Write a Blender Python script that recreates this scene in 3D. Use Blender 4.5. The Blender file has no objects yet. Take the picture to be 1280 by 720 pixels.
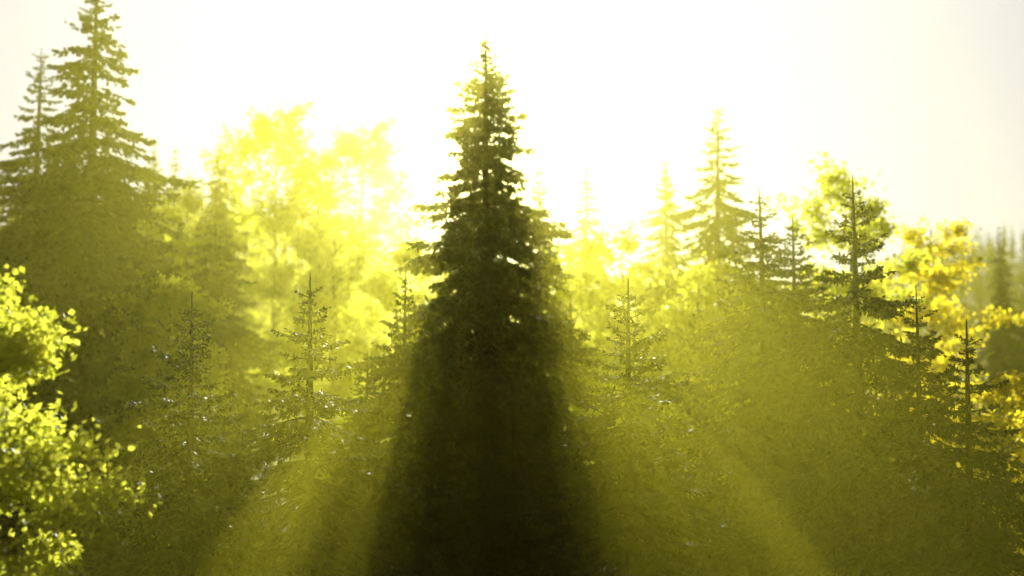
import bpy, math, random
import numpy as np
from mathutils import Vector
scene = bpy.context.scene
scene.view_settings.view_transform = 'Standard'
scene.view_settings.look = 'None'
scene.view_settings.exposure = 0
scene.view_settings.gamma = 1

SUN_EL = math.radians(17.0)
SUN_AZ = math.radians(-1.6)
SUN_STRENGTH = 13.5
SKY_STRENGTH = 0.004
CAM_H = 13.0

# ------------------------------------------------------------ materials
def new_mat(name):
    m = bpy.data.materials.new(name); m.use_nodes = True
    nt = m.node_tree; nt.nodes.clear()
    out = nt.nodes.new('ShaderNodeOutputMaterial')
    return m, nt, out

def foliage_mat(name, dark, light, tdark, tlight, tfac, rough=0.6, spec=0.3, scale=1.3):
    m, nt, out = new_mat(name)
    tc = nt.nodes.new('ShaderNodeTexCoord')
    n = nt.nodes.new('ShaderNodeTexNoise'); n.inputs['Scale'].default_value = scale
    n.inputs['Detail'].default_value = 2
    nt.links.new(tc.outputs['Object'], n.inputs['Vector'])
    mr = nt.nodes.new('ShaderNodeMapRange')
    mr.inputs['From Min'].default_value = 0.35; mr.inputs['From Max'].default_value = 0.65
    nt.links.new(n.outputs['Fac'], mr.inputs['Value'])
    def mix(a, b):
        x = nt.nodes.new('ShaderNodeMix'); x.data_type = 'RGBA'
        x.inputs[6].default_value = (*a, 1); x.inputs[7].default_value = (*b, 1)
        nt.links.new(mr.outputs['Result'], x.inputs[0]); return x.outputs[2]
    p = nt.nodes.new('ShaderNodeBsdfPrincipled')
    p.inputs['Roughness'].default_value = rough
    p.inputs['Specular IOR Level'].default_value = spec
    nt.links.new(mix(dark, light), p.inputs['Base Color'])
    t = nt.nodes.new('ShaderNodeBsdfTranslucent')
    nt.links.new(mix(tdark, tlight), t.inputs['Color'])
    ms = nt.nodes.new('ShaderNodeMixShader'); ms.inputs[0].default_value = tfac
    nt.links.new(p.outputs[0], ms.inputs[1]); nt.links.new(t.outputs[0], ms.inputs[2])
    nt.links.new(ms.outputs[0], out.inputs['Surface'])
    return m

needle_mat = foliage_mat('spruce_needles', (0.022, 0.036, 0.013), (0.045, 0.068, 0.022),
                         (0.035, 0.048, 0.004), (0.12, 0.125, 0.008), 0.32)
leaf_mat = foliage_mat('birch_leaves', (0.08, 0.11, 0.02), (0.12, 0.14, 0.03),
                       (0.40, 0.44, 0.03), (0.74, 0.74, 0.07), 0.70, 0.5, 0.4)
gold_mat = foliage_mat('golden_leaves', (0.12, 0.10, 0.02), (0.16, 0.12, 0.02),
                       (0.66, 0.55, 0.02), (0.82, 0.71, 0.03), 0.75, 0.5, 0.3)
far_mat = foliage_mat('distant_needles', (0.03, 0.045, 0.02), (0.06, 0.08, 0.03),
                      (0.05, 0.06, 0.01), (0.08, 0.09, 0.02), 0.2, 0.8, 0.1, 0.05)

def rough_mat(name, a, b, scale, stretch=(1, 1, 1), bump=0.4):
    m, nt, out = new_mat(name)
    tc = nt.nodes.new('ShaderNodeTexCoord')
    mp = nt.nodes.new('ShaderNodeMapping'); mp.inputs['Scale'].default_value = stretch
    n = nt.nodes.new('ShaderNodeTexNoise'); n.inputs['Scale'].default_value = scale
    n.inputs['Detail'].default_value = 5
    nt.links.new(tc.outputs['Object'], mp.inputs[0]); nt.links.new(mp.outputs[0], n.inputs['Vector'])
    r = nt.nodes.new('ShaderNodeValToRGB')
    r.color_ramp.elements[0].position = 0.35; r.color_ramp.elements[0].color = (*a, 1)
    r.color_ramp.elements[1].position = 0.65; r.color_ramp.elements[1].color = (*b, 1)
    nt.links.new(n.outputs['Fac'], r.inputs[0])
    p = nt.nodes.new('ShaderNodeBsdfPrincipled'); p.inputs['Roughness'].default_value = 0.9
    p.inputs['Specular IOR Level'].default_value = 0.1
    bp = nt.nodes.new('ShaderNodeBump'); bp.inputs['Strength'].default_value = bump
    nt.links.new(n.outputs['Fac'], bp.inputs['Height']); nt.links.new(bp.outputs[0], p.inputs['Normal'])
    nt.links.new(r.outputs[0], p.inputs['Base Color']); nt.links.new(p.outputs[0], out.inputs['Surface'])
    return m
bark_mat = rough_mat('spruce_bark', (0.03, 0.022, 0.016), (0.08, 0.06, 0.04), 6, (1, 1, 0.25))
birch_bark = rough_mat('birch_bark', (0.04, 0.035, 0.028), (0.13, 0.115, 0.09), 5, (1, 1, 3))
ground_mat = rough_mat('forest_floor', (0.02, 0.025, 0.010), (0.055, 0.055, 0.025), 0.6)

# ------------------------------------------------------------ mesh helpers
class Acc:
    def __init__(s): s.v = []; s.f = []; s.m = []; s.n = 0
    def quads(s, V, mi):
        k = len(V)
        if not k: return
        s.v.append(V.reshape(-1, 3)); s.f.append(np.arange(k*4).reshape(k, 4) + s.n)
        s.m.append(np.full(k, mi, dtype=np.int32)); s.n += k*4
    def tube(s, pts, rad, mi, sides=6):
        pts = np.asarray(pts, float); n = len(pts); rad = np.asarray(rad, float)
        t = np.gradient(pts, axis=0); t /= np.linalg.norm(t, axis=1)[:, None] + 1e-9
        ref = np.array([1., 0, 0]) if abs(t[0][2]) > 0.8 else np.array([0., 0, 1])
        a = np.cross(t, ref); a /= np.linalg.norm(a, axis=1)[:, None] + 1e-9
        b = np.cross(t, a)
        ang = np.linspace(0, 2*np.pi, sides, endpoint=False)
        ring = pts[:, None] + rad[:, None, None]*(np.cos(ang)[None, :, None]*a[:, None] + np.sin(ang)[None, :, None]*b[:, None])
        s.v.append(ring.reshape(-1, 3))
        i = np.arange(n-1)[:, None]*sides; j = np.arange(sides)[None]; j2 = (j+1) % sides
        F = np.stack([i+j, i+j2, i+sides+j2, i+sides+j], -1).reshape(-1, 4) + s.n
        s.f.append(F); s.m.append(np.full(len(F), mi, dtype=np.int32)); s.n += n*sides
    def mesh(s, name, mats):
        V = np.concatenate(s.v).astype(np.float32); F = np.concatenate(s.f).astype(np.int32); M = np.concatenate(s.m)
        me = bpy.data.meshes.new(name)
        me.vertices.add(len(V)); me.vertices.foreach_set('co', V.ravel())
        me.loops.add(F.size); me.loops.foreach_set('vertex_index', F.ravel())
        me.polygons.add(len(F)); me.polygons.foreach_set('loop_start', np.arange(0, F.size, 4, dtype=np.int32))
        me.polygons.foreach_set('loop_total', np.full(len(F), 4, dtype=np.int32))
        me.polygons.foreach_set('material_index', M.astype(np.int32))
        for m in mats: me.materials.append(m)
        me.update(calc_edges=True)
        return me

def kites(P, D, L, W, rng, flat=None):
    k = len(P)
    r = rng.normal(size=(k, 3))
    if flat is not None: r = r*0.6 + flat
    w = np.cross(D, r); w /= np.linalg.norm(w, axis=1)[:, None] + 1e-9
    w *= W[:, None] if hasattr(W, '__len__') else W
    m = P + D*(L*0.4)[:, None]
    return np.stack([P, m+w, P + D*L[:, None], m-w], 1)

def spruce(seed, H, slope, rmax, zmin=0.12, gap=0.30, tw=0.085, hang=0.5, nb=6, kw=0.022, q=4):
    rng = np.random.default_rng(seed); A = Acc()
    n = 24; z = np.linspace(-0.6, H, n)
    bend = rng.normal(scale=0.06, size=2)
    tx = np.sin(z/H*3+seed)*bend[0]; ty = np.cos(z/H*2.4+seed)*bend[1]
    R0 = 0.013*H+0.03
    A.tube(np.stack([tx, ty, z], 1), R0*(1-np.clip(z, 0, H)/H)**0.8+0.010, 0, 8)
    zz = H-0.45; az = rng.uniform(0, 6.28)
    while zz > H*zmin:
        d = H-zz
        env = min(slope*d**0.95, rmax)
        env *= 0.90+0.14*math.sin(zz*1.9+seed)+0.08*math.sin(zz*5.1+seed*2)
        k = max(3, int((nb-1.5+min(1.5, d/3))+rng.integers(-1, 2)))
        for b in range(k):
            az += 2*math.pi/k + rng.normal(scale=0.25)
            if rng.random() < 0.09: continue
            L = max(0.14, env*rng.uniform(0.6, 1.22))
            bz = zz+rng.uniform(-0.16, 0.16)*min(1, d)
            up = max(-0.14, 0.70-0.28*d) + rng.normal(scale=0.10)
            m = max(5, int(L/0.15)); s = np.linspace(0, 1, m)
            hx = s*L; hz = L*(up*s - (0.34+0.1*min(1, d/6))*s**2*min(1, d/3) + 0.26*s**4*min(1, d/2))
            side = rng.normal(scale=0.08)*s**2*L
            ca, sa = math.cos(az), math.sin(az)
            px = np.interp(bz, z, tx); py = np.interp(bz, z, ty)
            pts = np.stack([px+ca*hx-sa*side, py+sa*hx+ca*side, bz+hz], 1)
            A.tube(pts, (0.006+0.008*L)*(1-s)+0.003, 0, 3)
            nt_ = max(3, int(L/tw))
            u = rng.uniform(0.10, 1, nt_*2)**0.85
            P = np.stack([np.interp(u, s, pts[:, i]) for i in range(3)], 1)
            T = np.gradient(pts, axis=0); T /= np.linalg.norm(T, axis=1)[:, None]
            TD = np.stack([np.interp(u, s, T[:, i]) for i in range(3)], 1)
            sg = np.where(np.arange(nt_*2) % 2, 1., -1.)
            S = np.stack([-sa*sg, ca*sg, np.zeros_like(sg)], 1)
            l1 = (0.03+0.46*L*(1-u*0.75)*np.minimum(1, u*3+0.25))*rng.uniform(0.5, 1.15, nt_*2)
            l1 = np.minimum(l1, 0.85)
            D = TD*rng.uniform(0.5, 0.9, (nt_*2, 1)) + S*rng.uniform(0.5, 1.0, (nt_*2, 1))
            D[:, 2] -= hang*rng.uniform(0.1, 1.0, nt_*2)*min(1, d/2.5)
            D += rng.normal(scale=0.12, size=D.shape); D /= np.linalg.norm(D, axis=1)[:, None]
            kk = kw*min(1, 0.42+d/4.5)
            A.quads(kites(P, D, l1, 0.6*kk, rng), 1)
            v = rng.uniform(0.05, 1.0, (len(P), q))
            P2 = (P[:, None] + D[:, None]*(v*l1[:, None])[..., None]).reshape(-1, 3)
            D2 = np.repeat(D, q, 0)*0.8 + rng.normal(scale=0.5, size=(len(P)*q, 3))
            D2[:, 2] -= hang*0.5*min(1, d/2.5)
            D2 /= np.linalg.norm(D2, axis=1)[:, None]
            l2 = (0.03+0.03*min(1, d/2)+0.30*np.repeat(l1, q)*(1.1-v.ravel()))*rng.uniform(0.7, 1.6, len(P2))
            A.quads(kites(P2, D2, l2, kk, rng), 1)
        zz -= gap*(0.8+0.2*min(1, d/4))*rng.uniform(0.75, 1.25)
    k = 20; P = np.stack([np.full(k, tx[-1]), np.full(k, ty[-1]), H-rng.uniform(0, 0.6, k)], 1)
    D = rng.normal(scale=0.3, size=(k, 3)); D[:, 2] = 1; D /= np.linalg.norm(D, axis=1)[:, None]
    A.quads(kites(P, D, rng.uniform(0.04, 0.08, k), kw*0.3, rng), 1)
    return A.mesh('spruce_%d' % seed, [bark_mat, needle_mat])

def broadleaf(seed, H, R, z0, leaf, per, mat, nl=26, clump=0.35):
    rng = np.random.default_rng(seed); A = Acc()
    n = 16; z = np.linspace(-0.5, H*0.95, n)
    tx = np.cumsum(rng.normal(scale=0.05, size=n)); ty = np.cumsum(rng.normal(scale=0.05, size=n))
    tr = (0.010*H+0.03)*(1-np.clip(z, 0, H)/H)**0.8+0.01
    A.tube(np.stack([tx, ty, z], 1), tr, 0, 8)
    az = rng.uniform(0, 6.28)
    for i in range(nl):
        f = (i+rng.uniform(0, 1))/nl
        bz = z0-0.1*H + (H*0.93-z0+0.1*H)*f
        az += 2.4+rng.normal(scale=0.3)
        t = (bz-z0)/(H-z0)
        env = R*max(0.22, math.sin(math.pi*min(1, max(0.1, t*0.8+0.17))))**0.8
        L = env*rng.uniform(0.6, 1.15)
        m = 8; s = np.linspace(0, 1, m)
        px = np.interp(bz, z, tx); py = np.interp(bz, z, ty)
        up = rng.uniform(0.35, 0.9)
        wob = np.cumsum(rng.normal(scale=0.04*L, size=(m, 3)), 0); wob -= wob[0]
        pts = np.stack([px+math.cos(az)*L*s, py+math.sin(az)*L*s, bz+L*up*(s-0.25*s**2)], 1)+wob
        A.tube(pts, (0.012+0.014*L)*(1-s*0.85), 0, 4)
        ns = 7
        for j in range(ns):
            u = rng.uniform(0.3, 1.0)
            p0 = np.array([np.interp(u, s, pts[:, c]) for c in range(3)])
            d = rng.normal(size=3); d[2] = abs(d[2])*0.6; d += np.array([math.cos(az), math.sin(az), 0])*0.7
            d /= np.linalg.norm(d); l = rng.uniform(0.25, 0.5)*L+0.15
            ss = np.linspace(0, 1, 4)
            qq = p0 + d*ss[:, None]*l + np.stack([0*ss, 0*ss, -0.15*l*ss**2], 1)
            A.tube(qq, 0.012*(1-ss*0.8), 0, 3)
            k = int(per*rng.uniform(0.5, 1.4))
            w = rng.uniform(0.15, 1.1, k)
            C = p0 + d*w[:, None]*l + rng.normal(scale=clump*rng.uniform(0.5, 1.1), size=(k, 3))*np.array([1, 1, 0.75])
            D = rng.normal(size=(k, 3)); D[:, 2] -= 0.5; D /= np.linalg.norm(D, axis=1)[:, None]
            ll = leaf*rng.uniform(0.6, 1.3, k)
            A.quads(kites(C, D, ll, ll*0.38, rng), 1)
    return A.mesh('leafy_%d' % seed, [birch_bark, mat])

def put(me, name, x, y, h, H, zg=0.0, wide=1.0, rot=None):
    o = bpy.data.objects.new(name, me); scene.collection.objects.link(o)
    s = (h-zg)/H
    o.location = (x, y, zg); o.scale = (s*wide, s*wide, s)
    o.rotation_euler = (0, 0, random.uniform(0, 6.28) if rot is None else rot)
    return o
random.seed(4)

# ------------------------------------------------------------ terrain
def hills(x, y):
    x = np.asarray(x, float); y = np.asarray(y, float)
    h = 0.5*np.sin(x*0.09+1)*np.cos(y*0.07) + 0.3*np.sin(x*0.21)*np.sin(y*0.17+2)
    far = np.clip((y-120)/220, 0, 1); far = far*far*(3-2*far)
    ridge = 18 + 40*np.exp(-((x+150)/110)**2) + 26*np.exp(-((x-230)/110)**2)
    ridge = ridge + 4*np.sin(x*0.03+y*0.01)+3*np.sin(x*0.071+2)
    h = h + far*ridge*np.where(y > 340, np.exp(-((y-340)/900)**2)+0.0*y, 1)
    back = np.clip((-y-60)/300, 0, 1)
    return h + back*15
gx = np.concatenate([np.linspace(-2600, -420, 24), np.linspace(-400, 400, 161), np.linspace(420, 2600, 24)])
gy = np.concatenate([np.linspace(-2000, -120, 20), np.linspace(-100, 500, 121), np.linspace(540, 3500, 40)])
X, Y = np.meshgrid(gx, gy); Z = hills(X, Y)
nx, ny = len(gx), len(gy)
idx = np.arange(nx*ny).reshape(ny, nx)
F = np.stack([idx[:-1, :-1], idx[:-1, 1:], idx[1:, 1:], idx[1:, :-1]], -1).reshape(-1, 4)
A = Acc(); A.v.append(np.stack([X, Y, Z], -1).reshape(-1, 3)); A.f.append(F); A.m.append(np.zeros(len(F), dtype=np.int32))
me = A.mesh('ground', [ground_mat])
for p in me.polygons: p.use_smooth = True
g = bpy.data.objects.new('ground', me); scene.collection.objects.link(g)

rng = np.random.default_rng(77); A = Acc()
N = 4600
fx = rng.uniform(-330, 330, N); fy = 105+rng.uniform(0, 1, N)**0.7*320
keep = np.abs(fx) < fy*0.62+25; fx = fx[keep]; fy = fy[keep]; fz = hills(fx, fy)
hh = rng.uniform(9, 17, len(fx))*(1+0.25*(rng.random(len(fx)) < 0.1))
for x, y, zb, h in zip(fx, fy, fz, hh):
    k = 40
    t = rng.uniform(0.1, 1, k)**0.8; a = rng.uniform(0, 6.28, k); R = 0.17*h*(1-t)+0.12
    P = np.stack([np.full(k, x), np.full(k, y), zb+t*h], 1)
    D = np.stack([np.cos(a), np.sin(a), -rng.uniform(0.2, 0.7, k)], 1); D /= np.linalg.norm(D, axis=1)[:, None]
    A.quads(kites(P, D, R*rng.uniform(0.8, 1.3, k), 0.05*h*(1.15-t), rng, np.array([0, 0, 0.5])), 0)
    A.quads(kites(np.array([[x, y, zb+0.2*h]]), np.array([[0., 0, 1]]), np.array([h*0.8]), 0.03*h, rng), 0)
me = A.mesh('distant_forest', [far_mat])
o = bpy.data.objects.new('distant_forest', me); scene.collection.objects.link(o)

# ------------------------------------------------------------ spruces
big = [spruce(1, 22.5, 0.42, 4.3, 0.15, 0.24, 0.085, 0.6, 8, 0.055, 4),
       spruce(2, 26.0, 0.40, 2.9, 0.15, 0.36, 0.11, 0.8, 7, 0.060, 4),
       spruce(3, 23.0, 0.42, 3.2, 0.15, 0.36, 0.12, 0.6, 7, 0.060, 4)]
bigH = [22.5, 26.0, 23.0]
small = [spruce(11, 14.5, 0.52, 2.5, 0.12, 0.25, 0.065, 0.35, 8, 0.030, 4),
         spruce(12, 14.5, 0.48, 2.3, 0.12, 0.29, 0.065, 0.5, 7, 0.030, 4),
         spruce(13, 17.0, 0.50, 2.7, 0.12, 0.33, 0.07, 0.45, 7, 0.034, 4)]
smallH = [14.5, 14.5, 17.0]
def B(i, x, y, h, w=1.0): put(big[i], 'spruce_tree', x, y, h, bigH[i], float(hills(x, y)), w)
def S(i, x, y, h, w=1.0): put(small[i], 'spruce_tree', x, y, h, smallH[i], float(hills(x, y)), w)
B(0, -0.85, 30, 22.8)
B(1, -14.9, 35, 26.9, 1.1)
B(2, -18.4, 38, 24.8, 1.0)
B(1, -21.8, 60, 26.0, 0.8); B(2, -22.2, 65, 26.6, 0.6); B(1, -18.4, 62, 26.5, 0.9)
B(2, -12.5, 42, 20.2, 1.0)
S(0, -5.85, 18, 14.1); S(1, -4.05, 20, 14.6, 1.1); S(1, -2.8, 26, 15.3, 0.9)
B(2, 1.0, 38, 20.2, 0.8); B(2, 4.1, 55, 23.6, 0.8)
S(0, 2.4, 20, 14.5, 1.1)
B(1, 7.8, 50, 22.9, 0.9); B(2, 8.7, 42, 23.6, 1.05)
S(2, 7.0, 28, 17.7, 1.15); S(0, 8.6, 30.5, 17.3, 1.0); S(1, 8.3, 24, 17.3, 0.95)
S(2, 8.85, 22, 14.5, 0.9); S(1, 8.2, 18, 13.6, 1.0)
B(1, 29.5, 60, 20.8, 0.6); B(2, 32, 62, 17.5, 0.6)
S(2, -6.9, 12.0, 12.8, 0.8)
rr = random.Random(9)
pts = []
tries = 0
while len(pts) < 40 and tries < 4000:
    tries += 1
    y = rr.uniform(26, 90); x = rr.uniform(-0.60, 0.60)*y
    if any((x-a)**2+(y-b)**2 < (3.2+y*0.025)**2 for a, b in pts): continue
    if (x+0.8)**2+(y-30)**2 < 9: continue
    pts.append((x, y))
for i, (x, y) in enumerate(pts):
    h = rr.uniform(8.5, 12.5)+max(0, y-45)*0.06
    if i % 2: B(rr.choice([1, 2, 2]), x, y, h*1.05, rr.uniform(1.2, 1.6))
    else: S(rr.choice([0, 1, 2]), x, y, h, rr.uniform(1.1, 1.5))

# ------------------------------------------------------------ broadleaf trees
nearl = broadleaf(21, 14.3, 1.65, 7.5, 0.11, 190, leaf_mat, 38, 0.20)
lf = [broadleaf(22, 20, 2.6, 9, 0.22, 45, leaf_mat, 30, 0.30),
      broadleaf(23, 24, 3.6, 10, 0.28, 42, leaf_mat, 36, 0.36),
      broadleaf(24, 20, 2.6, 10, 0.20, 50, gold_mat, 30, 0.28)]
lfH = [20, 24, 20]
def Lf(i, x, y, h, w=1.0, nm='birch_tree', rot=None): put(lf[i], nm, x, y, h, lfH[i], float(hills(x, y)), w, rot)
put(nearl, 'birch_tree', -7.9, 14.2, 14.4, 14.3, 0, 1.0)
put(nearl, 'birch_tree', -10.9, 31, 15.6, 14.3, 0, 0.9)
Lf(1, -15.6, 65, 30.2, 0.75); Lf(1, -12.2, 80, 32.5, 0.9)
Lf(0, -16, 48, 21.2, 0.9); Lf(0, -8.0, 46, 19.5, 1.0); Lf(0, -4.7, 42, 18.2, 1.0)
Lf(0, -10.5, 52, 22, 1.1); Lf(0, 2.2, 40, 18.0, 0.9); Lf(0, 5.0, 47, 19, 1.0); Lf(0, 7.0, 37, 16.8, 0.9)
Lf(0, 13.5, 40, 20.8, 0.95)
Lf(2, 19.2, 45, 19.6, 0.95, 'golden_aspen_tree'); Lf(2, 15.2, 31, 12.8, 1.0, 'golden_aspen_tree')
Lf(2, 11.6, 34, 14.6, 0.9, 'golden_aspen_tree')

# ------------------------------------------------------------ mist volumes
def mist_mat(name, dens, g, col):
    m, nt, out = new_mat(name)
    a = nt.nodes.new('ShaderNodeVolumeScatter'); a.inputs['Density'].default_value = dens
    a.inputs['Anisotropy'].default_value = g; a.inputs['Color'].default_value = (*col, 1)
    nt.links.new(a.outputs[0], out.inputs['Volume'])
    return m
bpy.ops.mesh.primitive_cube_add(size=1)
o = bpy.context.object; o.name = 'mist'; o.data.name = 'mist'
o.scale = (300, 140, 34); o.location = (0, 40, 11)
o.data.materials.append(mist_mat('mist', 0.0013, 0.82, (1, 0.94, 0.12)))
def bank(loc, sc, dens, g, col):
    bpy.ops.mesh.primitive_uv_sphere_add(segments=64, ring_count=32, radius=1)
    o = bpy.context.object; o.name = 'mist_bank'; o.data.name = 'mist_bank'
    o.scale = sc; o.location = loc
    o.data.materials.append(mist_mat('mist_bank', dens, g, col))
# nested banks: thicker in the middle, thinning outward
bank((0.0, 14.0, 4.2), (5.6, 11, 8.8), 0.0062, 0.74, (1, 0.93, 0.045))
bank((0.9, 16.0, 4.5), (9.5, 13.5, 10.2), 0.0026, 0.74, (1, 0.93, 0.045))
bank((-1.0, 58, 10.0), (17, 20, 15), 0.0036, 0.75, (1, 0.95, 0.18))

# ------------------------------------------------------------ light
sd = Vector((math.sin(SUN_AZ)*math.cos(SUN_EL), math.cos(SUN_AZ)*math.cos(SUN_EL), math.sin(SUN_EL)))
w = bpy.data.worlds.new('World'); scene.world = w; w.use_nodes = True
nt = w.node_tree; nt.nodes.clear()
sky = nt.nodes.new('ShaderNodeTexSky'); sky.sky_type = 'NISHITA'; sky.sun_disc = False
sky.sun_elevation = SUN_EL; sky.sun_rotation = SUN_AZ
sky.air_density = 1.0; sky.dust_density = 1.0; sky.ozone_density = 1.0
bg = nt.nodes.new('ShaderNodeBackground'); bg.inputs['Strength'].default_value = SKY_STRENGTH
nt.links.new(sky.outputs[0], bg.inputs[0])
tc = nt.nodes.new('ShaderNodeTexCoord')
dt = nt.nodes.new('ShaderNodeVectorMath'); dt.operation = 'DOT_PRODUCT'; dt.inputs[1].default_value = sd
nrm = nt.nodes.new('ShaderNodeVectorMath'); nrm.operation = 'NORMALIZE'
nt.links.new(tc.outputs['Generated'], nrm.inputs[0]); nt.links.new(nrm.outputs[0], dt.inputs[0])
mx = nt.nodes.new('ShaderNodeMath'); mx.operation = 'MAXIMUM'; mx.inputs[1].default_value = 0
nt.links.new(dt.outputs['Value'], mx.inputs[0])
pw = nt.nodes.new('ShaderNodeMath'); pw.operation = 'POWER'; pw.inputs[1].default_value = 2.5
nt.links.new(mx.outputs[0], pw.inputs[0])
ml = nt.nodes.new('ShaderNodeMath'); ml.operation = 'MULTIPLY'; ml.inputs[1].default_value = 0.98
nt.links.new(pw.outputs[0], ml.inputs[0])
bg2 = nt.nodes.new('ShaderNodeBackground'); bg2.inputs['Color'].default_value = (0.92, 0.90, 1.0, 1)
nt.links.new(ml.outputs[0], bg2.inputs['Strength'])
ad = nt.nodes.new('ShaderNodeAddShader')
nt.links.new(bg.outputs[0], ad.inputs[0]); nt.links.new(bg2.outputs[0], ad.inputs[1])
ow = nt.nodes.new('ShaderNodeOutputWorld'); nt.links.new(ad.outputs[0], ow.inputs[0])
sl = bpy.data.lights.new('sun', 'SUN'); sl.energy = SUN_STRENGTH; sl.angle = math.radians(0.5); sl.color = (1, 0.97, 0.82)
so = bpy.data.objects.new('sun', sl); scene.collection.objects.link(so)
so.rotation_euler = sd.to_track_quat('Z', 'Y').to_euler(); so.location = sd*100

# ------------------------------------------------------------ camera
cam = bpy.data.cameras.new('camera'); co = bpy.data.objects.new('camera', cam); scene.collection.objects.link(co)
co.location = (0, 0, CAM_H); co.rotation_euler = (math.radians(90+3.7), 0, 0)
cam.lens = 35; cam.sensor_width = 36; cam.clip_end = 8000; cam.clip_start = 0.1
cam.dof.use_dof = True; cam.dof.focus_distance = 20; cam.dof.aperture_fstop = 0.27
scene.camera = co
